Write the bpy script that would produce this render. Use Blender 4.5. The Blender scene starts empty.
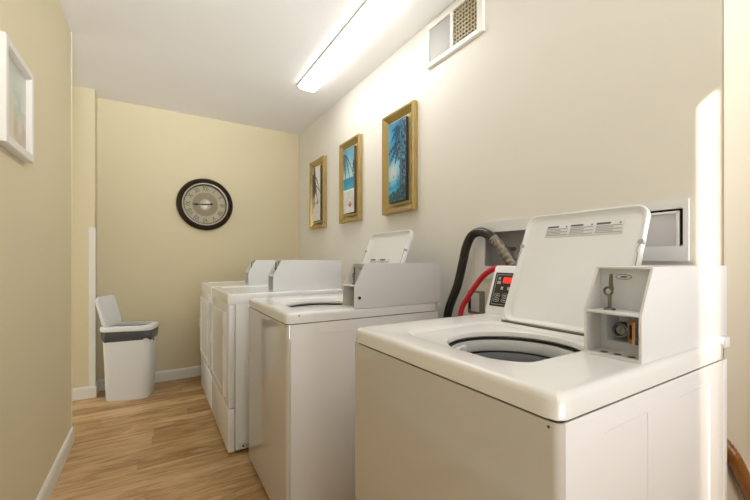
import bpy, bmesh, math, random
from mathutils import Vector, Matrix
random.seed(4)
S = bpy.context.scene
COL = S.collection
PI = math.pi

# ------------------------------------------------------------------ camera, sky, sun, exposure
cd = bpy.data.cameras.new('camera'); cam = bpy.data.objects.new('camera', cd); COL.objects.link(cam)
cam.location = (0, 0, 1.088); cam.rotation_euler = (PI/2, 0, math.radians(-31.39))
cd.sensor_width = 36; cd.lens = 36*363.2/750; cd.shift_y = 10/750; cd.clip_start = 0.02
S.camera = cam
W = bpy.data.worlds.new('daylight'); S.world = W; W.use_nodes = True
bg = W.node_tree.nodes['Background']; bg.inputs['Color'].default_value = (.88, .94, 1, 1); bg.inputs['Strength'].default_value = 3.6
sd = bpy.data.lights.new('sun', 'SUN'); sun = bpy.data.objects.new('sun', sd); COL.objects.link(sun)
sd.energy = 6; sd.angle = math.radians(.6); sd.color = (1, .86, .68)
SUN = Vector((1, .323, -.226))
sun.rotation_euler = SUN.to_track_quat('-Z', 'Y').to_euler()
S.view_settings.view_transform = 'Standard'; S.view_settings.look = 'None'
S.view_settings.gamma = 1; S.view_settings.use_curve_mapping = False
S.view_settings.exposure = 0.24
LAMP = 10.5
ad = bpy.data.lights.new('added_fill_light', 'AREA'); al = bpy.data.objects.new('added_fill_light', ad); COL.objects.link(al)  # added fill aimed up at the ceiling; the room has no such lamp
ad.shape = 'RECTANGLE'; ad.size = 2.6; ad.size_y = 1.4; ad.energy = 33; ad.spread = math.radians(54); ad.color = (.95, .97, 1)
al.location = (.9, -2.6, .55); al.rotation_euler = Vector((-.10, 1, .63)).to_track_quat('-Z', 'Y').to_euler()

# ------------------------------------------------------------------ materials
def lin(c): return tuple((x/12.92 if x <= .04045 else ((x+.055)/1.055)**2.4) for x in c)
def rgb(r, g, b): return lin((r/255, g/255, b/255))
def mat(name, col, rough=.5, metal=0, bump=0, bscale=60, var=0, vscale=3, coat=0, emit=None, es=0, spec=.5):
    m = bpy.data.materials.new(name); m.use_nodes = True; n = m.node_tree.nodes; l = m.node_tree.links
    p = n['Principled BSDF']; p.inputs['Base Color'].default_value = (*col, 1); p.inputs['Roughness'].default_value = rough
    p.inputs['Metallic'].default_value = metal; p.inputs['Coat Weight'].default_value = coat; p.inputs['Coat Roughness'].default_value = .08
    p.inputs['Specular IOR Level'].default_value = spec
    if emit: p.inputs['Emission Color'].default_value = (*emit, 1); p.inputs['Emission Strength'].default_value = es
    tc = n.new('ShaderNodeTexCoord')
    if bump:
        t = n.new('ShaderNodeTexNoise'); t.inputs['Scale'].default_value = bscale; t.inputs['Detail'].default_value = 3
        b = n.new('ShaderNodeBump'); b.inputs['Strength'].default_value = bump; b.inputs['Distance'].default_value = .01
        l.new(tc.outputs['Object'], t.inputs['Vector']); l.new(t.outputs['Fac'], b.inputs['Height']); l.new(b.outputs['Normal'], p.inputs['Normal'])
    if var:
        t = n.new('ShaderNodeTexNoise'); t.inputs['Scale'].default_value = vscale; t.inputs['Detail'].default_value = 4
        mx = n.new('ShaderNodeMix'); mx.data_type = 'RGBA'
        mx.inputs[6].default_value = (*[c*(1-var) for c in col], 1); mx.inputs[7].default_value = (*[min(1, c*(1+var)) for c in col], 1)
        l.new(tc.outputs['Object'], t.inputs['Vector']); l.new(t.outputs['Fac'], mx.inputs[0]); l.new(mx.outputs[2], p.inputs['Base Color'])
    return m
M_beige = mat('beige_wall_paint', rgb(228, 216, 182), .55, bump=.06, bscale=180, var=.015)
M_cream = mat('cream_wall_paint', rgb(236, 232, 223), .5, bump=.06, bscale=180, var=.012)
M_ceil = mat('ceiling_paint', rgb(240, 238, 235), .7, bump=.05, bscale=120)
M_trim = mat('white_trim_paint', rgb(240, 238, 232), .35)
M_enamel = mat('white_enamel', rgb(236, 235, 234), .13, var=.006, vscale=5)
M_front = mat('glossy_front_enamel', rgb(206, 204, 200), .03)  # white enamel with the dimmer light on the fronts greyed into its colour
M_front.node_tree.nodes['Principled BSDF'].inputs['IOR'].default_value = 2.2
M_sheet = mat('white_enamel_side_sheet', rgb(234, 232, 232), .38, bump=.02, bscale=300)
M_enamel2 = mat('white_dryer_enamel', rgb(240, 241, 242), .16)
M_box = mat('grey_white_coated_steel', rgb(224, 224, 224), .3, bump=.02, bscale=400)
M_plate = mat('grey_steel_plate', rgb(208, 212, 217), .35, metal=0, bump=.03, bscale=250)
M_plastic = mat('white_plastic', rgb(236, 237, 238), .32)
M_tub = mat('light_grey_plastic', rgb(205, 207, 206), .35)
M_steel = mat('basket_enamel', rgb(214, 216, 218), .3, metal=0, bump=.05, bscale=90)
M_chrome = mat('chrome', rgb(205, 205, 200), .12, metal=1)
M_key = mat('worn_key_metal', rgb(128, 124, 114), .25, metal=.9)
M_lock = mat('dark_lock_metal', rgb(96, 98, 98), .18, metal=1)
M_dark = mat('dark_rubber', rgb(32, 32, 30), .4)
M_gap = mat('black_gap', rgb(18, 17, 16), .8)
M_grime = mat('grimy_hinge_seal', rgb(120, 110, 92), .6, var=.3, vscale=30)
M_black = mat('black_panel', rgb(34, 32, 30), .3)
M_mark = mat('pale_grey_print', rgb(190, 190, 184), .5)
M_greytext = mat('grey_print', rgb(165, 166, 168), .6)
M_darktext = mat('dark_print', rgb(90, 92, 95), .6)
M_label = mat('label_paper', rgb(222, 223, 224), .45)
M_red = mat('red_rubber', rgb(206, 28, 48), .35, bump=.05, bscale=200)
M_display = mat('red_display', rgb(200, 20, 20), .3, emit=(1, .05, .03), es=.6)
M_hose = mat('black_hose_rubber', rgb(34, 31, 24), .15, bump=.02, bscale=150)
M_hosesun = mat('black_hose_sun_reflection', rgb(140, 84, 34), .2, bump=.1, bscale=70, var=.4, vscale=14)  # black hose; its warm sun reflection is put into the colour as brown
M_sleeve = mat('worn_grey_sleeve', rgb(140, 134, 122), .35, metal=.5, bump=.4, bscale=110, var=.35, vscale=40)
M_gold = mat('champagne_gold', rgb(186, 163, 108), .27, metal=.7, bump=.05, bscale=120, var=.08, vscale=8)
M_goldmat = mat('gold_liner', rgb(196, 176, 124), .4, metal=.45, bump=.04, bscale=300)
M_copper = mat('copper_bracket', rgb(196, 146, 98), .35, metal=.5)
M_bronze = mat('dark_bronze', rgb(52, 38, 27), .3, metal=.5, bump=.25, bscale=45, var=.3, vscale=22)
M_silver = mat('aged_silver', rgb(186, 180, 164), .35, metal=.5)
M_dial = mat('antique_dial', rgb(186, 178, 152), .5, var=.12, vscale=16)
M_dial2 = mat('darker_dial_centre', rgb(150, 142, 118), .45, var=.2, vscale=30)
M_ink = mat('numeral_ink', rgb(98, 90, 74), .6)
M_hand = mat('clock_hand_black', rgb(30, 26, 22), .4)
M_bin = mat('white_bin_plastic', rgb(238, 240, 242), .35)
M_bag = mat('dark_grey_bin_liner', rgb(76, 80, 86), .3, bump=.5, bscale=28)
M_diff = mat('lit_diffuser', rgb(250, 250, 245), .4, emit=(1, .985, .97), es=LAMP)
M_fix = mat('fixture_white', rgb(228, 228, 222), .4)
M_damper = mat('grey_damper', rgb(180, 180, 176), .5)
M_grille = mat('eggcrate_grille', rgb(196, 182, 150), .5)
M_duct = mat('dark_duct', rgb(52, 40, 28), .8)
M_recess = mat('recess_grey', rgb(206, 204, 206), .5)
M_galv = mat('galvanised_box', rgb(140, 136, 126), .4, metal=.5, var=.2, vscale=40)
M_frame = mat('white_picture_frame', rgb(236, 232, 226), .35)
M_side = mat('dark_canvas_side', rgb(60, 62, 60), .6)
M_side2 = mat('brown_canvas_side', rgb(96, 78, 50), .6)

def art_mat(name):
    m = bpy.data.materials.new(name); m.use_nodes = True; n = m.node_tree.nodes
    a = n.new('ShaderNodeVertexColor'); a.layer_name = 'art'
    m.node_tree.links.new(a.outputs['Color'], n['Principled BSDF'].inputs['Base Color']); n['Principled BSDF'].inputs['Roughness'].default_value = .3
    return m
M_art = art_mat('printed_art')

def floor_mat():
    m = bpy.data.materials.new('oak_plank_floor'); m.use_nodes = True; n = m.node_tree.nodes; l = m.node_tree.links
    p = n['Principled BSDF']; p.inputs['Roughness'].default_value = .38
    g = n.new('ShaderNodeNewGeometry'); s = n.new('ShaderNodeSeparateXYZ'); l.new(g.outputs['Position'], s.inputs[0])
    def ma(op, a, b=None):
        q = n.new('ShaderNodeMath'); q.operation = op
        for i, v in enumerate((a, b)):
            if v is None: continue
            if isinstance(v, (int, float)): q.inputs[i].default_value = v
            else: l.new(v, q.inputs[i])
        return q.outputs[0]
    yr = ma('DIVIDE', s.outputs['Y'], .125); row = ma('FLOOR', yr)
    wn = n.new('ShaderNodeTexWhiteNoise'); wn.noise_dimensions = '1D'; l.new(row, wn.inputs['W'])
    xr = ma('DIVIDE', ma('ADD', s.outputs['X'], ma('MULTIPLY', wn.outputs['Value'], 3.0)), .95); colm = ma('FLOOR', xr)
    cv = n.new('ShaderNodeCombineXYZ'); l.new(row, cv.inputs[0]); l.new(colm, cv.inputs[1])
    w2 = n.new('ShaderNodeTexWhiteNoise'); w2.noise_dimensions = '2D'; l.new(cv.outputs[0], w2.inputs['Vector'])
    mp = n.new('ShaderNodeCombineXYZ')
    l.new(ma('ADD', ma('MULTIPLY', s.outputs['X'], 2.4), ma('MULTIPLY', w2.outputs['Value'], 40)), mp.inputs[0]); l.new(ma('MULTIPLY', s.outputs['Y'], 15), mp.inputs[1])
    nz = n.new('ShaderNodeTexNoise'); nz.inputs['Scale'].default_value = 1.4; nz.inputs['Detail'].default_value = 6; nz.inputs['Roughness'].default_value = .62; nz.inputs['Distortion'].default_value = .9
    l.new(mp.outputs[0], nz.inputs['Vector'])
    f = ma('ADD', ma('MULTIPLY', nz.outputs['Fac'], .95), ma('MULTIPLY', ma('SUBTRACT', w2.outputs['Value'], .5), .2))
    r = n.new('ShaderNodeValToRGB'); e = r.color_ramp.elements
    e[0].position = .22; e[0].color = (*rgb(140, 102, 62), 1); e[1].position = .78; e[1].color = (*rgb(228, 200, 158), 1)
    k = e.new(.42); k.color = (*rgb(180, 141, 93), 1); k = e.new(.56); k.color = (*rgb(207, 172, 124), 1)
    l.new(f, r.inputs[0])
    # seams
    def edge(v, wd):
        fr = ma('FRACT', v); return ma('LESS_THAN', ma('MINIMUM', fr, ma('SUBTRACT', 1, fr)), wd)
    sm = ma('MAXIMUM', edge(yr, .012), edge(xr, .0016))
    mx = n.new('ShaderNodeMix'); mx.data_type = 'RGBA'; l.new(ma('MULTIPLY', sm, .22), mx.inputs[0]); l.new(r.outputs[0], mx.inputs[6]); mx.inputs[7].default_value = (*rgb(96, 66, 40), 1)
    l.new(mx.outputs[2], p.inputs['Base Color'])
    b = n.new('ShaderNodeBump'); b.inputs['Strength'].default_value = .08; b.inputs['Distance'].default_value = .004; l.new(nz.outputs['Fac'], b.inputs['Height']); l.new(b.outputs['Normal'], p.inputs['Normal'])
    return m
M_floor = floor_mat()

# ------------------------------------------------------------------ helpers
class MB:
    def __init__(s): s.bm = bmesh.new(); s.mats = []
    def quad(s, *ps): return s.bm.faces.new([s.bm.verts.new(p) for p in ps])
    def box(s, x0, y0, z0, x1, y1, z1, bev=0, seg=2):
        r = bmesh.ops.create_cube(s.bm, size=1)
        for v in r['verts']: v.co = Vector(((x0+x1)/2+v.co.x*(x1-x0), (y0+y1)/2+v.co.y*(y1-y0), (z0+z1)/2+v.co.z*(z1-z0)))
        if bev:
            es = list({e for v in r['verts'] for e in v.link_edges})
            bmesh.ops.bevel(s.bm, geom=es, offset=bev, segments=seg, affect='EDGES', profile=.5, clamp_overlap=True)
        return s
    def cyl(s, p0, p1, r, seg=24, r2=None):
        p0, p1 = Vector(p0), Vector(p1); d = p1-p0
        q = d.to_track_quat('Z', 'Y').to_matrix().to_4x4(); q.translation = (p0+p1)/2
        bmesh.ops.create_cone(s.bm, cap_ends=True, segments=seg, radius1=r, radius2=r if r2 is None else r2, depth=d.length, matrix=q)
        return s
    def loops(s, loops, cap0=False, cap1=False, close=True):
        vs = [[s.bm.verts.new(p) for p in L] for L in loops]; n = len(vs[0])
        for a, b in zip(vs, vs[1:]):
            for i in range(n if close else n-1):
                j = (i+1) % n; s.bm.faces.new((a[i], a[j], b[j], b[i]))
        if cap0: s.bm.faces.new(vs[0][::-1])
        if cap1: s.bm.faces.new(vs[-1])
        return s
    def tube(s, pts, r, seg=14, sub=8, cap=True):
        P = spline(pts, sub) if sub > 1 else [Vector(p) for p in pts]
        L = []; up = Vector((.13, .31, .94))
        for i, p in enumerate(P):
            t = (P[min(i+1, len(P)-1)]-P[max(i-1, 0)]).normalized()
            a = (up-t*up.dot(t)).normalized(); b = t.cross(a); up = a
            rr = r(i/(len(P)-1)) if callable(r) else r
            L.append([p+(a*math.cos(2*PI*k/seg)+b*math.sin(2*PI*k/seg))*rr for k in range(seg)])
        return s.loops(L, cap, cap)
    def lathe(s, prof, c, axis='y', seg=64, cap0=False, cap1=False):   # prof: (radius, height) along axis
        L = []
        for r, h in prof:
            k = []
            for i in range(seg):
                a = 2*PI*i/seg; u, v = r*math.cos(a), r*math.sin(a)
                k.append(Vector(c)+(Vector((u, v, h)) if axis == 'z' else Vector((u, h, v)) if axis == 'y' else Vector((h, u, v))))
            L.append(k)
        return s.loops(L, cap0, cap1)
    def prism(s, poly, axis, a, b):
        def P(u, v, w): return (u, w, v) if axis == 'y' else (w, u, v) if axis == 'x' else (u, v, w)
        return s.loops([[P(u, v, a) for u, v in poly], [P(u, v, b) for u, v in poly]], True, True)
    def xf(s, m): bmesh.ops.transform(s.bm, matrix=m, verts=s.bm.verts); return s
    def build(s, name, m, parent=None, smooth=True, loc=None):
        bmesh.ops.recalc_face_normals(s.bm, faces=s.bm.faces)
        me = bpy.data.meshes.new(name); s.bm.to_mesh(me); s.bm.free()
        o = bpy.data.objects.new(name, me); COL.objects.link(o); me.materials.append(m)
        if smooth:
            me.shade_smooth(); me.set_sharp_from_angle(angle=math.radians(38))
        if parent: o.parent = parent
        if loc: o.location = loc
        return o
def spline(pts, sub):
    P = [Vector(p) for p in pts]; out = []
    for i in range(len(P)-1):
        a, b, c, d = P[max(i-1, 0)], P[i], P[i+1], P[min(i+2, len(P)-1)]
        for k in range(sub):
            t = k/sub
            out.append(.5*((2*b)+(c-a)*t+(2*a-5*b+4*c-d)*t*t+(3*b-a-3*c+d)*t**3))
    return out+[P[-1]]
def thing(name, label, cat, loc=(0, 0, 0), rz=0, group=None):
    o = bpy.data.objects.new(name, None); COL.objects.link(o); o.location = loc; o.rotation_euler = (0, 0, rz); o.empty_display_size = .05
    o['label'] = label; o['category'] = cat
    if group: o['group'] = group
    return o
def struct(name, mb, m, smooth=False):
    o = mb.build(name, m, smooth=smooth); o['kind'] = 'structure'; return o
def dup(root, loc, label, rz=None):
    r = root.copy(); COL.objects.link(r); r.location = loc; r['label'] = label
    if rz is not None: r.rotation_euler = (0, 0, rz)
    for ch in list(root.children):
        c = ch.copy(); COL.objects.link(c); c.parent = r
        for g in ch.children:
            d = g.copy(); COL.objects.link(d); d.parent = c
    return r
def rrect(x0, y0, x1, y1, r, cx, cy, angs):
    """points where rays from (cx,cy) meet a rounded rectangle"""
    out = []
    for a in angs:
        dx, dy = math.cos(a), math.sin(a); lo, hi = 0, 3
        def ins(t):
            x, y = cx+dx*t, cy+dy*t
            qx = max(x0+r-x, x-(x1-r), 0); qy = max(y0+r-y, y-(y1-r), 0)
            return math.hypot(qx, qy) <= r and x0 <= x <= x1 and y0 <= y <= y1
        for _ in range(40):
            mid = (lo+hi)/2
            if ins(mid): lo = mid
            else: hi = mid
        out.append((cx+dx*lo, cy+dy*lo))
    return out
def rr_poly(x0, y0, x1, y1, r, n=6):
    P = []
    for cx, cy, a0 in ((x1-r, y1-r, 0), (x0+r, y1-r, PI/2), (x0+r, y0+r, PI), (x1-r, y0+r, 1.5*PI)):
        for k in range(n+1):
            a = a0+PI/2*k/n; P.append((cx+r*math.cos(a), cy+r*math.sin(a)))
    return P
def holed(axis, c0, c1, us, vs, holes):
    """a slab between c0 and c1 along axis, split at us and vs, leaving out the cells whose centre lies in a hole"""
    mb = MB()
    for u0, u1 in zip(us, us[1:]):
        for v0, v1 in zip(vs, vs[1:]):
            u, v = (u0+u1)/2, (v0+v1)/2
            if any(a < u < b and c < v < d for a, b, c, d in holes): continue
            if axis == 'x': mb.box(c0, u0, v0, c1, u1, v1)
            else: mb.box(u0, c0, v0, u1, c1, v1)
    bmesh.ops.remove_doubles(mb.bm, verts=mb.bm.verts, dist=1e-5)
    seen = {}
    for f in list(mb.bm.faces):
        seen.setdefault(tuple(sorted(v.index for v in f.verts)) if False else tuple(round(x, 4) for x in f.calc_center_median()), []).append(f)
    dead = [f for k in seen.values() if len(k) > 1 for f in k]
    bmesh.ops.delete(mb.bm, geom=dead, context='FACES_ONLY')
    return mb

# ------------------------------------------------------------------ room
XL, XR, YB, YC, YN, H = -.417, 1.344, 3.78, .358, 2.785, 2.44
struct('floor', MB().box(-1.7, -6.2, -.1, 3.2, 3.95, 0), M_floor)
struct('ceiling', MB().box(-1.7, -6.2, H, 3.2, 3.95, H+.1), M_ceil)
struct('wall_back', MB().box(-1.7, YB, 0, XR+.12, YB+.12, H), M_beige)
# unseen narrow slit added in the left wall, behind the camera, to shape the strip of sun
Y0, Y1 = -.234, -.160
lw = holed('x', XL-.1, XL, [-6.2, Y0, Y1, YN], [0, .05, 1.985, H], [(Y0, Y1, .05, 1.985)])
lw.prism([(Y0, 1.985), (Y1, 1.985), (Y1, 1.93)], 'x', XL-.1, XL)  # wedge added to slope the top of the sun strip
struct('wall_left', lw, M_beige)
al_w = holed('x', -1.7, -1.6, [YN, YN+.06, 3.56, YB], [0, .12, 2.2, H], [(YN+.06, 3.56, .12, 2.2)])
al_w.box(-1.7, YN-.12, 0, XL-.1, YN, H)
struct('wall_alcove', al_w, M_beige)
wa = MB()
for y in (YN+.06, 3.52): wa.box(-1.67, y, .12, -1.63, y+.04, 2.2)
for z in (.12, 1.1, 2.16): wa.box(-1.67, YN+.06, z, -1.63, 3.56, z+.04)
struct('fill_window_2', wa, M_trim)  # unseen opening, added to brighten the far end with daylight
struct('sun_blocking_wall', MB().box(-3.6, 1.2, -.1, -3.5, 6, 2.75), M_trim)  # unseen wall added outside to keep direct sun out of the alcove
struct('ground', MB().box(-3.6, .8, -.12, -1.71, 6, -.02), mat('pale_concrete', rgb(190, 188, 182), .8, bump=.1))
XC = -.398
struct('wall_chase', MB().box(-1.6, 3.62, 0, XC, YB, H), M_beige)
LB = (.90, 1.25, 1.0, 1.266)      # left laundry box  y0 y1 z0 z1
RB = (.428, .74, 1.085, 1.268)    # right laundry box
def cut(b, m=.012): return (b[0]+m, b[1]-m, b[2]+m, b[3]-m)
cl, cr = cut(LB), cut(RB)
rw = holed('x', XR, XR+.12, [YC, cr[0], cr[1], cl[0], cl[1], YB], sorted([0, cr[2], cr[3], cl[2], cl[3], H]), [cl, cr])
struct('wall_right', rw, M_cream)
struct('wall_return', MB().box(XR+.001, YC-.004, 0, 3.2, YC-.0005, H).box(XR+.121, YC, 0, 3.2, YC+.12, H), mat('return_wall_taupe', rgb(204, 194, 174), .55, bump=.06, bscale=180))  # toned darker than the cream walls
struct('wall_side', MB().box(3.1, -6.2, 0, 3.2, YC, H), M_cream)
struct('wall_front', holed('y', -6.2, -6.1, [-.51, -.2, 2.9, 3.2], [0, .15, 2.3, H], [(-.2, 2.9, .15, 2.3)]), M_cream)
wf = MB()
for x in (-.2, .8, 1.8, 2.84): wf.box(x, -6.18, .15, x+.06, -6.12, 2.3)
for z in (.15, 2.24): wf.box(-.2, -6.18, z, 2.9, -6.12, z+.06)
struct('fill_window_1', wf, M_trim)  # unseen rear opening, made large and distant for even fill

def baseboard(name, a, b, n):
    """board along a-b (2D points), n = outward normal"""
    prof = [(0, 0), (.013, 0), (.013, .075), (.009, .088), (.004, .093), (0, .093)]
    mb = MB(); n = Vector(n)
    mb.loops([[Vector((p[0], p[1], 0))+Vector((n.x*d, n.y*d, z)) for d, z in prof] for p in (a, b)], True, True)
    struct(name, mb, M_trim)
baseboard('baseboard_left', (XL, -6.05), (XL, YN+.013), (1, 0))
baseboard('baseboard_alcove', (XL+.013, YN), (-1.6, YN), (0, 1))
baseboard('baseboard_back', (XC, YB), (XR, YB), (0, -1))
baseboard('baseboard_chase', (-1.59, 3.62), (XC+.013, 3.62), (0, -1))
baseboard('baseboard_chase_side', (XC, 3.607), (XC, YB-.013), (1, 0))
baseboard('baseboard_right', (XR, YC-.013), (XR, YB-.013), (-1, 0))
baseboard('baseboard_return', (XR, YC-.004), (3.1, YC-.004), (0, -1))
# white corner guard low on the projecting corner
cg = MB().box(XC-.036, 3.612, .095, XC+.006, 3.622, 1.345, .002).box(XC-.002, 3.614, .095, XC+.006, 3.67, 1.345, .002)
struct('trim_1', cg, M_trim)
tr = MB().cyl((XL+.001, YN-.001, .093), (XL+.001, YN-.001, H), .004, 10)
struct('trim_2', tr, M_beige, True)

# ------------------------------------------------------------------ coin box (used by washers and dryers)
def coin_box(parent, ox, oy, oz, m, keyhole=False, D=.485):
    Wd, Ht, t = .113, .195, .005
    prof = [(0, 0), (0, .098), (.053, Ht), (D, Ht), (D, 0)]
    P = lambda poly: [(ox+a, oz+b) for a, b in poly]
    mb = MB()
    mb.prism(P(prof), 'y', oy, oy+t).prism(P(prof), 'y', oy+Wd-t, oy+Wd)
    mb.box(ox+.0505, oy+.001, oz+Ht-t, ox+D-.001, oy+Wd-.001, oz+Ht-.0004).box(ox+D-t, oy+.001, oz+.001, ox+D-.0005, oy+Wd-.001, oz+Ht-t-.0005)
    mb.box(ox+.0006, oy+.001, oz+.0005, ox+D-t-.001, oy+Wd-.001, oz+t).box(ox+.0002, oy+t+.0002, oz+.0003, ox+.004, oy+Wd-t-.0002, oz+.008)
    mb.box(ox-.001, oy+t+.0002, oz+.094, ox+.065, oy+Wd-t, oz+.099, .001)
    cb = mb.build('coin_box', m, parent)
    # back plate with a square recess below the shelf
    px = ox+.062
    h = holed('x', px, px+.004, [oy+t, oy+.022, oy+.096, oy+Wd-t], [oz+t, oz+.026, oz+.084, oz+Ht-t], [(oy+.022, oy+.096, oz+.026, oz+.084)])
    h.loops([[(px, oy+.022, oz+.026), (px, oy+.096, oz+.026), (px, oy+.096, oz+.084), (px, oy+.022, oz+.084)],
             [(px+.03, oy+.03, oz+.032), (px+.03, oy+.084, oz+.032), (px+.03, oy+.084, oz+.078), (px+.03, oy+.03, oz+.078)]], False, True)
    h.build('back_plate', M_plate, cb, smooth=False)
    ly, lz = oy+.068, oz+.052
    MB().lathe([(.0, .03), (.018, .03), (.018, .008), (.016, .003), (.0125, .003), (.012, .008), (.0, .008)], (px-.002, ly, lz), 'x', 40).build('lock', M_lock, cb)
    MB().lathe([(.0, 0), (.009, 0), (.009, .006)], (px+.003, ly, lz), 'x', 28).box(px+.001, ly-.001, lz-.006, px+.003, ly+.001, lz+.006).build('keyway', M_galv, cb)
    br = MB().prism([(px-.022, oy+.028), (px-.018, oy+.028), (px+.001, oy+.047), (px+.001, oy+.051), (px-.004, oy+.051), (px-.022, oy+.034)], 'z', oz+.03, oz+.078)
    br.build('bracket', M_copper, cb, False)
    MB().prism([(px-.0225, oy+.0345), (px-.0215, oy+.0335), (px-.012, oy+.0425), (px-.013, oy+.0435)], 'z', oz+.04, oz+.07).build('slot', M_gap, cb, False)
    hl = MB()
    for k in range(3): hl.cyl((ox+.028, oy+.03+.027*k, oz+t), (ox+.028, oy+.03+.027*k, oz+t+.001), .0075, 16)
    hl.build('bolt_hole', M_darktext, cb)
    # small chrome coin key standing on the shelf
    kx, ky, kz = px-.022, oy+.0785, oz+.099
    kb = MB().lathe([(0, .005), (.006, .005), (.011, .003), (.012, 0), (0, 0)], (kx, ky, kz), 'z', 24)
    kb.cyl((kx, ky, kz+.004), (kx, ky, kz+.033), .0037, 16)
    kb.tube([(kx, ky+.0085*math.cos(a)+.003, kz+.041+.0085*math.sin(a)) for a in [2*PI*i/16 for i in range(17)]], .0026, 8, 1, False)
    kb.prism([(ky-.008, kz+.045), (ky-.001, kz+.043), (ky+.001, kz+.055), (ky-.0005, kz+.08), (ky-.005, kz+.08), (ky-.006, kz+.058)], 'x', kx-.0025, kx+.0025)
    kb.build('coin_key', M_key, cb)
    bd = MB(); c = (px-.0004, oy+.060, oz+.172)
    bd.tube([(c[0], c[1]+.016*math.cos(a), c[2]+.0055*math.sin(a)) for a in [2*PI*i/32 for i in range(33)]], .0006, 6, 1, False).box(c[0]-.0004, c[1]-.006, c[2]-.0016, c[0], c[1]+.006, c[2]+.0016)
    bd.build('badge', M_darktext, cb)
    if keyhole:
        MB().cyl((ox+.024, oy+.001, oz+.045), (ox+.024, oy-.003, oz+.045), .007, 20).build('side_lock', M_black, cb)
    return cb

# ------------------------------------------------------------------ washers
def make_washer(label, loc, lid_tilt, lid_len, lid_y, hinge_x, keyhole, D=.73):
    Wd, zj, zt = .67, .838, .88
    t = thing('washing_machine', label, 'washing machine', loc, 0, 'coin operated washing machines')
    # cabinet: sides and back of enamelled sheet, ribs pressed into the near side
    mb = MB(); e = .004
    mb.box(.0165, 0, .03, D, e, zj-.004, .001).box(.0165, Wd-e, .03, D, Wd, zj-.004, .001).box(D-e, 0, .03, D, Wd, zj-.004, .001).box(.03, 0, .026, D, Wd, .03)
    for x0, x1, tp in ((.133, .293, .793), (.44, .613, .794)):
        # shallow raised panel outline
        mb.box(x0, -.0012, tp-.0025, x1, .001, tp, .0008).box(x1-.003, -.0014, .12, x1+.001, .001, tp, .0006)
    mb.box(D-.022, -.0012, .03, D, .001, zj-.004, .0006)
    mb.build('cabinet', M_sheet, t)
    # front panel wraps round both front corners
    f = MB(); r = .014; zz = (.028, zj-.004)
    out = [(.0155, .0), (r, 0)]+[(r-r*math.sin(a), r-r*math.cos(a)) for a in [PI/2*k/6 for k in range(1, 7)]]
    o2 = out+[(x, Wd-y) for x, y in out[::-1]]
    inn = [(.0155, .004), (r, .004)]+[(r-(r-.004)*math.sin(a), r-(r-.004)*math.cos(a)) for a in [PI/2*k/6 for k in range(1, 7)]]
    i2 = inn+[(x, Wd-y) for x, y in inn[::-1]]
    f.loops([[(x, y, z) for x, y in o2+i2[::-1]] for z in zz], True, True)
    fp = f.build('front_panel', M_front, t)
    MB().cyl((.0005, .018, zj-.012), (-.0008, .018, zj-.012), .0025, 12).build('screw', M_darktext, fp)
    MB().box(.012, .012, zj-.006, D-.004, Wd-.006, zj+.002).box(.03, .03, .012, D-.03, Wd-.03, .03)
    g = MB()
    g.loops([rl for rl in [[(x, y, z) for x, y in rr_poly(a, a, D-a, Wd-a, .02)] for a, z in ((.008, zj-.008), (.008, zj+.003))]])
    g.build('seam_gasket', M_grime, t)
    # top with lid recess and round opening
    hx, hy, hr = .262, .285, .167
    angs = sorted(set([2*PI*k/160 for k in range(160)]+[math.atan2(cy-hy, cx-hx) % (2*PI) for cx in (.006, D-.006) for cy in (.006, Wd-.006)]))
    R = lambda a, z, r: [(x, y, z) for x, y in rrect(a, a, D-a, Wd-a, r, hx, hy, angs)]
    C = lambda r, z: [(hx+r*math.cos(a), hy+r*math.sin(a), z) for a in angs]
    Q = lambda i, z: [(x, y, z) for x, y in rrect(.075+i, .134+i, .475-i, .545-i, .075-i, hx, hy, angs)]
    L = [R(.03, zj, .015), R(.0, zj, .022), R(0, zt-.014, .022), R(.0015, zt-.007, .022), R(.005, zt-.0025, .022), R(.011, zt, .022), R(.02, zt, .02),
         Q(0, zt), Q(.004, zt-.001), Q(.014, zt-.007), Q(.02, zt-.008)]
    L += [C(hr+.006, zt-.008), C(hr+.002, zt-.009), C(hr, zt-.012), C(hr-.001, zt-.022), C(hr+.003, zt-.026)]
    tp = MB().loops(L)
    top = tp.build('top', M_enamel, t)
    MB().box(D-.002, -.0, zt-.02, D+.03, .05, zt+.008, .004).build('rear_bracket', M_plastic, t)
    if keyhole: MB().cyl((.05, .0005, zt-.012), (.05, -.001, zt-.012), .003, 12).build('screw', M_black, top)
    # tub
    tb = MB().lathe([(hr+.006, zt-.028), (hr-.003, zt-.028), (hr-.004, zt-.032)], (hx, hy, 0), 'z', 72)
    tb2 = tb.build('tub_seal', M_dark, t)
    tr_ = MB().lathe([(.192, zt-.036), (hr-.003, zt-.033), (hr-.008, zt-.04), (hr-.010, zt-.06), (hr-.009, zt-.064)], (hx, hy, 0), 'z', 72).build('tub_ring', M_tub, t)
    MB().lathe([(hr-.008, zt-.065), (hr-.012, zt-.066), (hr-.013, zt-.069)], (hx, hy, 0), 'z', 72).build('basket_seal', M_dark, tr_)
    bk = MB().lathe([(hr-.012, zt-.069), (hr-.002, zt-.085), (hr+.03, zt-.11), (hr+.035, zt-.42), (hr, zt-.45), (.05, zt-.43), (.045, zt-.30), (.035, zt-.2), (0, zt-.19)], (hx, hy, 0), 'z', 72)
    bk.build('basket', M_steel, t)
    # bleach dispenser on the far side of the opening
    dsp = [(hx+(hr-.013+dr)*math.cos(a), hy+(hr-.013+dr)*math.sin(a)) for dr, rng in ((0, range(9)), (-.012, range(8, -1, -1))) for a in [math.radians(100)+math.radians(42)*k/8 for k in rng]]
    MB().prism(dsp, 'z', zt-.072, zt-.038).build('dispenser', M_plastic, t)
    # lid, hinged at hinge_x, tilted back
    lw_ = lid_y[1]-lid_y[0]
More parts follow.
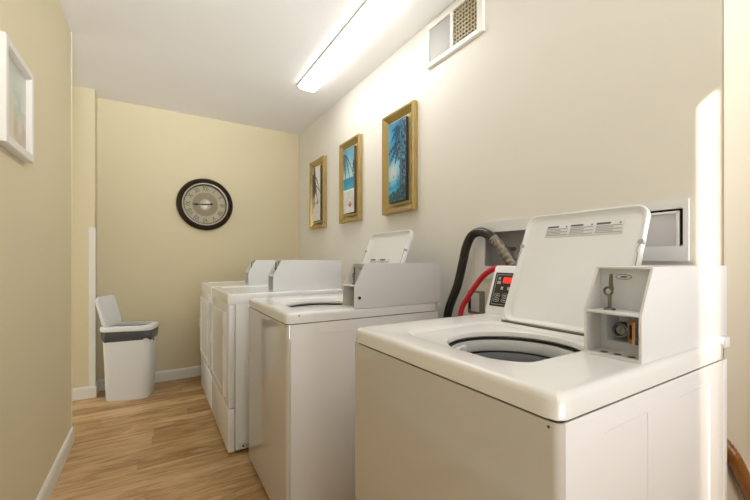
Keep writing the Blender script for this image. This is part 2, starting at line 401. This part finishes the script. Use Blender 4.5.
    def RL(i, z, r): return [(z, y, s) for y, s in rr_poly(i, i, lw_-i, lid_len-i, r)]
    lm = MB()
    # local: x = depth (front face towards -x), y = width, z = along the lid from the hinge
    lm.loops([RL(.004, .024, .03), RL(.0, .018, .034), RL(0, .003, .034), RL(.002, .0, .033), RL(.006, 0, .03), RL(.009, .004, .028), RL(.014, .010, .026), RL(.022, .0125, .024)], True, True)
    tf = Matrix.Translation((hinge_x, lid_y[0], zt+.006)) @ Matrix.Rotation(math.radians(lid_tilt), 4, 'Y')
    lm.xf(tf); lid = lm.build('lid', M_plastic, t)
    hz = MB().box(-.001, .004, -.004, .02, lw_-.004, .002, .001).xf(tf); hz.build('hinge_strip', M_grime, lid)
    for yy, sgn in ((.0, 1), (lw_, -1)):
        c = MB().cyl((-.002, yy+.004*sgn, lid_len*.7), (.01, yy+.004*sgn, lid_len*.7), .007, 16)
        c.tube([(-.0005, yy+.004*sgn, lid_len*.69), (-.0015, yy+.009*sgn, lid_len*.64), (-.001, yy+.006*sgn, lid_len*.6), (-.001, yy+.005*sgn, lid_len*.5)], .0013, 8, 4)
        c.xf(tf); c.build('lid_clip', M_greytext, lid)
    return t, lid, tf, lw_
def lid_label(lid, tf, y0, y1, z0, z1, n):
    sk = MB().box(.0112, y0, z0, .0128, y1, z1, .0003).xf(tf); lab = sk.build('warning_label', M_label, lid)
    a = MB(); w = (y1-y0)/n; h = z1-z0
    for k in range(n):
        c0 = y0+w*k+.004; c1 = c0+w-.008
        b = MB().box(.0106, c0+.45*(c1-c0), z1-.25*h, .0114, c1, z1-.12*h)
        b.xf(tf).build('header_print', M_darktext, lid)
        MB().cyl((.0114, c0+.006, z1-.2*h), (.0106, c0+.006, z1-.2*h), .0025, 12).xf(tf).build('symbol_print', M_darktext, lid)
        for q in range(5):
            zz = z1-(.36+.12*q)*h; a.box(.0106, c0+(.3+.1*random.random())*(c1-c0)*(q % 2), zz-.03*h, .0114, c1, zz+.03*h)
    a.xf(tf).build('fine_print', M_greytext, lab)
    for o in lab.children:     # keep the tree three levels deep
        o.parent = lid
def control_panel(t):
    # sloping console at the rear of the top
    D, zt = .73, .88; y0, y1 = .20, .668
    mb = MB(); xb, xt, zc = .586, .646, zt+.185
    P = [(xb-.004, zt-.001), (xb, zt+.012), (xt-.004, zc-.006), (xt+.004, zc), (D-.004, zc), (D, zc-.004), (D, zt-.001)]
    mb.prism(P, 'y', y0, y1)
    bmesh.ops.bevel(mb.bm, geom=[e for e in mb.bm.edges if abs(e.verts[0].co.y-e.verts[1].co.y) < 1e-5], offset=.004, segments=2, affect='EDGES')
    con = mb.build('control_panel', M_plastic, t)
    s = Vector((xt-.004-xb, 0, zc-zt-.018)); L = s.length; s.normalize(); nrm = Vector((-s.z, 0, s.x))
    m = Matrix((( nrm.x, 0, s.x, xb), (0, 1, 0, 0), (nrm.z, 0, s.z, zt+.012), (0, 0, 0, 1)))
    def bx(a, b, c, d, h=.0016, h0=.0): return (h0, a, b, h, c, d)
    MB().box(*bx(.33, .02, y1-.014, L-.022, .0012), .0004).xf(m).build('display_plate', M_black, con)
    k = MB()
    for a, b, c, d in ((.34, .027, .646, .0285), (.34, L-.031, .646, L-.0295), (.6445, .027, .646, L-.0295)): k.box(*bx(a, b, c, d, .0017, .001))
    # key outlines, two rows
    for row, zz in enumerate((.045, .063)):
        for q in range(3):
            yc = .626-.036*q
            k.tube([(.0015, yc+.013*math.cos(a), zz+.008*math.sin(a)) for a in [2*PI*i/20 for i in range(21)]], .0008, 6, 1, False)
            k.box(*bx(yc-.006, zz-.002, yc+.006, zz+.002, .0018, .001))
    for q in range(4): k.box(*bx(.606-.03*q, .086, .616-.03*q, .098, .0018, .001))
    k.box(*bx(.622, .108, .638, .120, .0018, .001)).box(*bx(.626, .126, .636, .136, .0018, .001))
    k.xf(m).build('key_marks', M_mark, con)
    MB().box(*bx(.53, .112, .612, .136, .0024, .001), .0004).xf(m).build('display', M_display, con)
    return con

WG = 'coin operated washing machines'
w1, lid1, tf1, lwd = make_washer('nearest white top-load washing machine with its lid raised and coin box on top', (.53, .327, 0), 23, .390, (.1275, .503), .475, False)
lid_label(lid1, tf1, .060, .300, .306, .352, 3)
control_panel(w1); coin_box(w1, .299, .0135, .8785, M_box)
w2, lid2, tf2, _ = make_washer('middle white top-load washing machine with tilted lid, between the dryers and nearest washer', (.44, 1.377, 0), 22, .392, (.118, .524), .55, True, .765)
lid_label(lid2, tf2, .13, .33, .17, .235, 2)
control_panel(w2); coin_box(w2, .297, .0, .8785, M_box, True)

# ------------------------------------------------------------------ dryers
def make_dryer(label, loc):
    D, Wd, zt = .72, .668, .897; t = thing('tumble_dryer', label, 'dryer', loc, 0, 'coin operated dryers')
    MB().box(.035, 0, .02, D, Wd, zt-.058, .003).build('cabinet', M_enamel2, t)
    # front panel above, toe panel below
    fp = MB().box(0, 0, .262, .033, Wd, zt-.06, .006, 3).build('front_panel', M_enamel2, t)
    MB().box(-.004, .002, .012, .033, Wd-.002, .256, .008, 3).build('toe_panel', M_enamel2, t)
    d = MB(); ins = [(.075, .30), (Wd-.075, .80)]
    P = lambda i, x, r: [(x, y, z) for y, z in rr_poly(.07+i, .295+i, Wd-.07-i, .79-i, r)]
    d.loops([P(0, .002, .03), P(0, -.012, .03), P(.003, -.017, .028), P(.009, -.019, .025), P(.045, -.019, .02), P(.05, -.014, .016)], False, True)
    dr = d.build('door', M_enamel2, t)
    for z in (.42, .68): MB().box(-.0215, .082, z-.028, -.012, .094, z+.028, .003).build('hinge', M_damper, dr)
    MB().box(-.024, Wd-.105, .52, -.015, Wd-.085, .60, .003).build('handle', M_plastic, dr)
    tp = MB()
    angs = [2*PI*k/96 for k in range(96)]
    R = lambda a, z, r: [(x, y, z) for x, y in rrect(-.004+a, a, D-a, Wd-a, r, D/2, Wd/2, angs)]
    tp.loops([R(.02, zt-.058, .015), R(0, zt-.058, .02), R(0, zt-.014, .02), R(.004, zt-.004, .02), R(.012, zt, .02), R(.05, zt, .02), R(.056, zt-.004, .02), R(.07, zt-.005, .02)], True, True)
    tp.build('top', M_enamel2, t)
    MB().box(.05, -.004, .025, .10, .002, .055, .001).build('foot_plate', M_box, t)
    MB().cyl((.075, -.003, .04), (.075, -.0055, .04), .006, 14).build('screw', M_black, t)
    for x in (.07, D-.07):
        for y in (.06, Wd-.06): MB().cyl((x, y, 0), (x, y, .022), .022, 16).build('foot', M_dark, t)
    coin_box(t, .27, .09, .8922, M_plastic, D=.465)
    return t
d1 = make_dryer('white front-load dryer next to the middle washer', (.357, 2.14, 0))
d2 = dup(d1, (.357, 2.815, 0), 'white front-load dryer farthest back, near the beige back wall')

# ------------------------------------------------------------------ bin
t = thing('trash_bin', 'white plastic trash bin with open flip lid and dark liner in the corner', 'trash bin', (-.155, 3.51, 0), math.radians(-17))
BW, BD, BH = .30, .20, .57
def ring(k, z, r=.05, g=0): return [(x, y, z) for x, y in rr_poly(-BW/2*k-g, -BD/2*k-g, BW/2*k+g, BD/2*k+g, r)]
MB().loops([ring(.96, .0, .045), ring(1.0, .012), ring(1.12, BH-.04), ring(1.13, BH-.02), ring(1.10, BH-.02), ring(.98, .02)], True, True).build('body', M_bin, t)
bagm = MB(); L = []
for q, (k, g, z) in enumerate(((1.13, .001, BH-.012), (1.135, .004, BH-.03), (1.13, .006, BH-.06), (1.12, .006, BH-.09), (1.115, .003, BH-.105))):
    lp = ring(k, z, .05, g); n = len(lp)
    L.append([(x*(1+.006*math.sin(i*1.9+q)), y*(1+.012*math.sin(i*1.3+q*.7)), zz+(.012*math.sin(i*.9) if q > 2 else 0)) for i, (x, y, zz) in enumerate(lp)])
bagm.loops(L).build('liner', M_bag, t)
MB().loops([ring(1.14, BH-.035, .055, .006), ring(1.15, BH-.03, .055, .01), ring(1.15, BH-.005, .055, .01), ring(1.12, BH+.004, .05, .006), ring(.95, BH+.006, .045), ring(.90, BH+.002, .04), ring(.89, BH-.02, .04)]).build('rim', M_bin, t)
MB().loops([ring(.885, BH-.018, .04), ring(.85, BH-.2, .04), ring(.8, .06, .04)], False, True).build('liner', M_bag, t)
fl = MB(); lw2, ll = .19, .245
fl.loops([[(x, y, z) for y, z in rr_poly(-lw2/2+i, i, lw2/2-i, ll-i, r)] for i, x, r in ((.012, -.018, .03), (.004, -.012, .036), (0, -.004, .04), (0, .006, .04), (.004, .012, .036), (.02, .014, .02))], True, True)
fl.xf(Matrix.Translation((-BW*.40, -.01, BH-.002)) @ Matrix.Rotation(math.radians(-14), 4, 'Y') @ Matrix.Rotation(math.radians(-16), 4, 'Z')); fl.build('flip_lid', M_bin, t)
o = MB().box(BW*.565, -.03, .44, BW*.565+.004, -.012, .458, .001).build('red_tag', mat('red_tag', rgb(200, 50, 40), .5), t)

# ------------------------------------------------------------------ clock
CX, CY, CZ = .42, YB, 1.612
t = thing('wall_clock', 'large round wall clock with dark bronze rim on the beige back wall', 'clock', (CX, CY, CZ))
Rk = .243
MB().lathe([(0, -.001), (Rk-.012, -.001), (Rk, -.012), (Rk, -.024), (Rk-.012, -.04), (Rk-.03, -.046), (Rk-.045, -.04), (Rk-.052, -.03), (Rk-.052, -.012), (0, -.012)], (0, 0, 0), 'y', 96).build('rim', M_bronze, t)
MB().lathe([(Rk-.044, -.04), (Rk-.046, -.045), (Rk-.053, -.046), (Rk-.058, -.041), (Rk-.058, -.012)], (0, 0, 0), 'y', 96).build('bezel', M_silver, t)
MB().lathe([(Rk-.058, -.03), (Rk-.06, -.035), (Rk-.063, -.034), (Rk-.065, -.014)], (0, 0, 0), 'y', 96).build('inner_ring', M_bronze, t)
dl = MB().lathe([(Rk-.063, -.014), (0, -.014)], (0, 0, 0), 'y', 96).build('dial', M_dial, t)
MB().lathe([(.105, -.0142), (.10, -.017), (0, -.018)], (0, 0, 0), 'y', 64).lathe([(.112, -.0142), (.110, -.0155), (.107, -.0142)], (0, 0, 0), 'y', 64).build('centre_disc', M_dial2, t)
MB().lathe([(.052, -.0175), (.046, -.021), (.0, -.0225)], (0, 0, 0), 'y', 48).build('centre_boss', M_silver, t)
def text_mesh(txt, size, ext):
    c = bpy.data.curves.new('numeral', 'FONT'); c.body = txt; c.size = size; c.extrude = ext; c.align_x = 'CENTER'; c.align_y = 'CENTER'; c.resolution_u = 3
    o = bpy.data.objects.new('numeral', c); COL.objects.link(o); dg = bpy.context.evaluated_depsgraph_get(); dg.update()
    me = bpy.data.meshes.new_from_object(o.evaluated_get(dg)); bpy.data.objects.remove(o); bpy.data.curves.remove(c)
    return me
for i, txt in enumerate(['XII', 'I', 'II', 'III', 'IIII', 'V', 'VI', 'VII', 'VIII', 'IX', 'X', 'XI']):
    me = text_mesh(txt, .062, .0006); a = -2*PI*i/12
    me.transform(Matrix.Rotation(-a, 4, 'Y') @ Matrix.Translation((0, -.0152, .146)) @ Matrix.Rotation(PI/2, 4, 'X') @ Matrix.Scale(.72, 4, (1, 0, 0)))
    me.materials.clear(); me.materials.append(M_ink)
    o = bpy.data.objects.new('numeral', me); COL.objects.link(o); o.parent = dl
tk = MB()
for i in range(60):
    a = 2*PI*i/60; m = Matrix.Rotation(a, 4, 'Y'); b = MB().box(-.001, -.0155, .170, .001, -.0142, .177); b.xf(m)
    tmp = bpy.data.meshes.new('x'); b.bm.to_mesh(tmp); b.bm.free(); tk.bm.from_mesh(tmp); bpy.data.meshes.remove(tmp)
tk.build('minute_track', M_ink, t, False)
def hand(ang, L, w, y):
    m = MB().prism([(-w*.5, -.03), (w*.5, -.03), (w*.35, L*.55), (w*.9, L*.68), (0, L), (-w*.9, L*.68), (-w*.35, L*.55)], 'y', y-.0008, y+.0008)
    return m.xf(Matrix.Rotation(ang, 4, 'Y'))
hand(math.radians(-93), .115, .012, -.026).build('minute_hand', M_hand, t, False)
hand(math.radians(84), .07, .013, -.0245).build('hour_hand', M_hand, t, False)
MB().cyl((0, -.02, 0), (0, -.03, 0), .008, 20).build('hub', M_hand, t)

# ------------------------------------------------------------------ pictures on the right wall
def art_panel(name, parent, w, h, fn, face, nx=70, ny=130, frame=None):
    """a flat print: grid coloured by fn(u,v); frame maps (u,v) metres to a local point"""
    bm = bmesh.new(); cl_ = bm.verts.layers.float_color.new('art'); g = []
    for j in range(ny+1):
        row = []
        for i in range(nx+1):
            u, v = i/nx, j/ny; p = bm.verts.new(frame(u*w, v*h)); c = fn(u, v); p[cl_] = (*lin([min(1, max(0, x)) for x in c]), 1); row.append(p)
        g.append(row)
    for j in range(ny):
        for i in range(nx): bm.faces.new((g[j][i], g[j][i+1], g[j+1][i+1], g[j+1][i]))
    bmesh.ops.recalc_face_normals(bm, faces=bm.faces)
    me = bpy.data.meshes.new(name); bm.to_mesh(me); bm.free(); o = bpy.data.objects.new(name, me); COL.objects.link(o); me.materials.append(M_art); o.parent = parent
    return o
def mixc(a, b, t): t = min(1, max(0, t)); return tuple(x+(y-x)*t for x, y in zip(a, b))
from mathutils import noise as NZ
def nz(x, y, s=0): return NZ.noise((x, y, s))
def fronds(u, v, cx, cy, lst, wd):
    """how far inside a palm frond, >0 inside; lst of (angle, length, droop)"""
    best = -1
    for a, L, dr in lst:
        dx, dy = (u-cx)*.42, v-cy
        c, s = math.cos(a), math.sin(a); p = dx*c+dy*s; q = -dx*s+dy*c + dr*p*p/L
        if 0 < p < L:
            wv = wd*math.sin(PI*min(1, (p/L)*.9+.08))*(1+.6*math.sin(p*160))
            best = max(best, 1-abs(q)/max(wv, 1e-4))
    return best
def art1(u, v):       # black and white beach with palms
    c = mixc((.80, .80, .79), (.93, .93, .93), v*1.3+.25*nz(u*3, v*5))
    if v < .30: c = mixc((.86, .86, .85), (.97, .97, .96), .5+.6*nz(u*4, v*22, 3))
    f = max(fronds(u, v, .05, .86, [(-.3, .40, 1.2), (-.9, .34, .8), (.2, .36, 1.6), (-1.3, .4, .3)], .035), fronds(u, v, .1, .66, [(.5, .3, 1.5), (-.1, .32, 1.4), (-.8, .3, .8)], .03))
    g = .75-u*1.25+.5*nz(u*5, v*6, 8)-abs(v-.72)*1.1
    if f > 0 or g > .1: c = mixc(c, (.10, .10, .10), max(f*2, g*3))
    if u < .42+.02*math.sin(v*30) and abs(u-.12-.15*(v-.3)) < .03 and v > .26: c = (.15, .15, .15)
    for x in (.22, .62):
        if abs(u-x) < .11 and abs(v-.33+.012*math.sin(u*40)) < .014: c = (.12, .12, .12)
    return c
def art2(u, v):       # turquoise sea, pale sand, ball
    if v > .54:
        c = mixc((.72, .86, .90), (.24, .56, .70), (v-.54)*2.0+.35*nz(u*2.5, v*5))
        f = max(fronds(u, v, -.05, .93, [(-.2, .42, 1.2), (-.7, .42, .9), (.25, .4, 1.8), (-1.1, .3, .3)], .028), fronds(u, v, 1.05, .80, [(PI+.5, .2, -1.3), (PI+1.0, .24, -.8)], .03))
        if f > 0 or v > .97: c = mixc(c, (.08, .20, .26), f*3)
    elif v > .36: c = mixc((.12, .66, .76), (.05, .50, .66), (v-.36)*5.5+.3*nz(u*3, v*30))
    else: c = mixc((.80, .80, .80), (.90, .89, .88), .5+.8*nz(u*4, v*9, 2)); 
    if .345 < v <= .365: c = mixc(c, (.95, .97, .97), .8)
    dx, dy = (u-.62)*.42, v-.16; r = math.hypot(dx, dy)
    if r < .072:
        a = math.atan2(dy, dx); c = (.95, .94, .92) if dy > -.02 else (.80, .34, .42)
        if r < .026: c = (.40, .50, .42)
        c = mixc(c, (.5, .5, .55), (r/.072)**4*.5)
    return c
def art3(u, v):       # dusk lagoon behind palm trunks
    c = mixc((.08, .46, .66), (.46, .78, .88), .45+.8*nz(u*2, v*3, 1)-abs(v-.36)*.3)
    if v < .30: c = mixc((.03, .48, .70), (.24, .70, .84), .5+.9*nz(u*2, v*26, 5))
    d = (u*.42-.11)**2+(v-.37)**2
    c = mixc((.84, .86, .86), c, d*24+.1)
    f = max(fronds(u, v, .75, .70, [(PI+.2, .34, -.5), (PI-.3, .32, -.7), (PI+.7, .28, -.3)], .036), fronds(u, v, .70, .90, [(PI+.1, .26, -.5), (PI+.7, .24, -.3), (PI-.5, .2, -.6)], .03))
    if f > 0: c = mixc(c, (.06, .20, .30), .4+f)
    g = (u-.40)*1.6+.9*nz(u*6, v*8, 11)+.7*nz(u*15, v*22, 4)-(.55 if v < .3 else .35)*(1-u)
    if g > .25: c = mixc(c, mixc((.05, .16, .24), (.42, .62, .72), .35+1.3*nz(u*16, v*24, 7)), min(1, (g-.25)*3))
    tr = abs(u-.74+.26*(v-.5)+.05*math.sin(v*6))*.42
    if tr < .03 and v < .85: c = mixc((.40, .56, .64), (.06, .16, .22), tr*36+.6*nz(u*20, v*60))
    if v < .10+.10*u+.05*nz(u*6, 2): c = mixc(c, mixc((.05, .14, .18), (.30, .46, .50), .4+nz(u*18, v*30)), .85)
    return c
def gold_picture(label, y0, y1, z0, z1, fn, side):
    w, h = y1-y0, z1-z0
    t = thing('framed_picture', label, 'picture', (XR, y0, z0), 0, 'gold framed pictures on the right wall')
    R = lambda i, x: [(x, i, i), (x, w-i, i), (x, w-i, h-i), (x, i, h-i)]
    fm = MB().loops([R(.004, -.0005), R(0, -.004), R(0, -.032), R(.004, -.037), R(.014, -.037), R(.018, -.034), R(.050, -.014), R(.053, -.011)])
    fm.build('frame', M_gold, t, True)
    MB().loops([R(.05, -.008), R(.05, -.012)], True, True).build('liner', M_goldmat, t)
    a, b = .076, .07
    MB().box(-.032, a, b, -.011, w-a, h-b, .001).build('panel', side, t)
    art_panel('print', t, w-2*a-.002, h-2*b-.002, fn, None, frame=lambda u, v: (-.0325, w-a-.001-u, b+.001+v))
    return t
gold_picture('gold framed black and white beach print, farthest along the right wall', 3.04, 3.38, 1.387, 2.036, art1, M_side2)
gold_picture('gold framed print of turquoise sea and pale sand with a ball', 2.38, 2.715, 1.387, 2.036, art2, M_side2)
gold_picture('gold framed blue palm and lagoon print, nearest the vent', 1.712, 2.056, 1.387, 2.036, art3, M_side)

# picture on the left wall
t = thing('framed_picture', 'white framed pale abstract print on the left wall', 'picture', (XL, 1.55, 1.455))
w, h = .312, .337
R = lambda i, x: [(x, i, i), (x, w-i, i), (x, w-i, h-i), (x, i, h-i)]
MB().loops([R(0, .001), R(0, .026), R(.003, .029), R(.026, .029), R(.030, .025), R(.032, .012)]).build('frame', M_frame, t)
def art4(u, v):
    c = mixc((.80, .80, .72), (.88, .84, .76), .5+nz(u*2, v*2))
    if v > .5: c = mixc(c, (.78, .84, .82), .5+nz(u*3, v*3, 4))
    if u > .45 and v < .5: c = mixc(c, (.74, .64, .56), .35+.9*nz(u*5, v*4, 2))
    if .3 < u < .75 and .35 < v < .7: c = mixc(c, (.66, .78, .76), .4+nz(u*4, v*5, 9))
    if u < .22: c = mixc(c, (.72, .76, .66), .5+nz(u*4, v*3, 5))
    if abs(u-.2) < .012: c = (.58, .56, .46)
    return c
MB().box(.001, .03, .03, .012, w-.03, h-.03).build('backing', M_frame, t)
art_panel('print', t, w-.066, h-.066, art4, None, 50, 50, frame=lambda u, v: (.0125, .033+u, .033+v))

# ------------------------------------------------------------------ vent
y0, y1, z0, z1 = 1.20, 1.612, 2.176, 2.405
t = thing('wall_vent', 'white framed vent grille high on the right wall by the ceiling', 'vent', (XR, y0, z0))
w, h = y1-y0, z1-z0; ym = .208
fr = holed('x', -.018, -.0005, [0, .036, ym-.006, ym+.012, w-.018, w], [0, .022, h-.022, h], [(.036, ym-.006, .022, h-.022), (ym+.012, w-.018, .022, h-.022)])
fr.build('frame', M_trim, t, False)
MB().box(-.003, .03, .015, -.0008, ym, h-.015).build('duct', M_duct, t)
gr = MB()
for k in range(1, 8): y = .036+(ym-.042)*k/8; gr.box(-.012, y-.0028, .02, -.004, y+.0028, h-.02)
for k in range(1, 9): z = .022+(h-.044)*k/9; gr.box(-.0115, .034, z-.0028, -.004, ym-.004, z+.0028)
gr.build('grille', M_grille, t, False)
MB().box(-.009, ym+.008, .018, -.002, w-.015, h-.018, .001).build('damper', M_damper, t)
MB().box(-.02, w-.004, .085, -.012, w+.006, .10, .001).build('lever', M_trim, t)

# ------------------------------------------------------------------ ceiling lights
def ceiling_light(label, x0, x1, ya, yb):
    t = thing('ceiling_light', label, 'ceiling light', ((x0+x1)/2, (ya+yb)/2, H)); hw, hl = (x1-x0)/2, (yb-ya)/2
    MB().box(-hw, -hl, -.012, hw, hl, -.0005, .002).build('housing', M_fix, t)
    prof = [(-hw+.004, -.012)]+[(-(hw-.004)*math.cos(a), -.012-.026*math.sin(a)**.6) for a in [PI*k/16 for k in range(1, 16)]]+[(hw-.004, -.012)]
    MB().loops([[(x, y, z) for x, z in prof] for y in (-hl+.006, hl-.006)], True, True).build('diffuser', M_diff, t)
    for s in (-1, 1):
        MB().box(-hw-.005, s*hl-.004, -.016, hw+.005, s*hl+.004, -.0005, .001).build('end_cap', M_damper, t)
    return t
ceiling_light('long white fluorescent wrap light on the ceiling above the washers', .945, 1.095, 1.47, 2.69)

# ------------------------------------------------------------------ laundry boxes in the right wall, hoses
def laundry_box(label, b, bar, dz):
    y0, y1, z0, z1 = b; t = thing('laundry_outlet_box', label, 'wall box', (XR, y0, z0), 0, 'recessed laundry boxes'); w, h = y1-y0, z1-z0
    l, r, bo, to = bar
    f = holed('x', -.012, -.0005, [0, r, w-l, w], [0, bo, h-to, h], [(r, w-l, bo, h-to)]); f.build('frame', M_plastic, t, False)
    i = MB(); e = .014
    i.loops([[(-.001, e, e), (-.001, w-e, e), (-.001, w-e, h-e), (-.001, e, h-e)], [(.085, e, e), (.085, w-e, e), (.085, w-e, h-e), (.085, e, h-e)]], False, True)
    i.build('recess', M_recess, t, False)
    return t, w, h
t, w, h = laundry_box('white laundry outlet box in the wall, behind the dark drain hose', LB, (.055, .02, .06, .05), 0)
for k, y in enumerate((.12, .20)):
    MB().cyl((.085, y, .14), (.04, y, .14), .009, 16).cyl((.045, y, .14), (.045, y, .10), .011, 16).build('valve', M_galv, t)
t, w, h = laundry_box('white laundry outlet box half hidden behind the nearest raised lid', RB, (.03, .013, .045, .026), 0)
# slipped inner cover leaving dark gaps above and beside it
MB().box(-.006, .030, .030, .002, w-.035, h-.040, .002).build('cover', M_recess, t)
o = MB().box(-.011, .022, .045, -.005, .030, h-.034, .001).box(-.011, .0225, h-.040, -.005, w-.04, h-.033, .001).build('cover_edge', M_trim, t)
MB().box(-.002, .014, .05, .0, w-.04, h-.027).build('gap', M_gap, t, False)

t = thing('drain_hose', 'thick black drain hose looping up the wall into the laundry box', 'hose', (1.29, 1.41, 0))
def rel(ps, o): return [(a-o[0], b-o[1], c-o[2]) for a, b, c in ps]
o0 = (1.29, 1.41, 0)
MB().tube(rel([(1.27, 1.425, .35), (1.272, 1.41, .62), (1.278, 1.382, .82), (1.285, 1.322, .963), (1.29, 1.290, 1.078), (1.292, 1.270, 1.15), (1.292, 1.235, 1.202), (1.292, 1.185, 1.218), (1.29, 1.135, 1.203), (1.288, 1.095, 1.174)], o0), .0215, 18, 10).build('hose', M_hose, t)
MB().tube(rel([(1.288, 1.104, 1.184), (1.292, 1.072, 1.150), (1.296, 1.038, 1.108), (1.30, 1.006, 1.062)], o0), lambda s: .0235+.0016*math.sin(s*46), 18, 14).build('sleeve', M_sleeve, t)
t = thing('supply_hose', 'red rubber supply hose curving down the wall behind the nearest washer', 'hose', (1.285, 1.3, 0))
MB().tube(rel([(1.245, 1.275, .45), (1.245, 1.27, .70), (1.247, 1.258, .845), (1.248, 1.215, .915), (1.248, 1.17, .97), (1.248, 1.12, 1.02), (1.248, 1.065, 1.05), (1.246, 1.02, 1.054), (1.243, .996, 1.05)], (1.285, 1.3, 0)), .0122, 16, 8).build('hose', M_red, t)
t = thing('outlet_box', 'small galvanised electrical box on the wall under the red hose', 'electrical box', (XR, 1.2, .83))
MB().box(-.028, 0, 0, -.0005, .085, .11, .003).build('box', M_galv, t)
MB().box(-.031, .01, .012, -.027, .06, .10, .001).build('cover', M_recess, t)
MB().box(-.030, .058, .02, -.0275, .075, .095).build('gap', M_gap, t)
t = thing('drain_hose', 'glossy black hose, painted brown for reflected sun, coming out behind the nearest washer at the right', 'hose', (1.40, .31, 0))
MB().tube(rel([(1.30, .46, .70), (1.305, .40, .65), (1.313, .36, .605), (1.335, .336, .56), (1.385, .332, .505), (1.447, .33, .433), (1.55, .32, .30), (1.66, .30, .12), (1.74, .29, .04), (1.82, .285, .02), (1.95, .28, .02)], (1.40, .31, 0)), lambda s: .0178+.0008*math.sin(s*300), 16, 14).build('hose', M_hosesun, t)
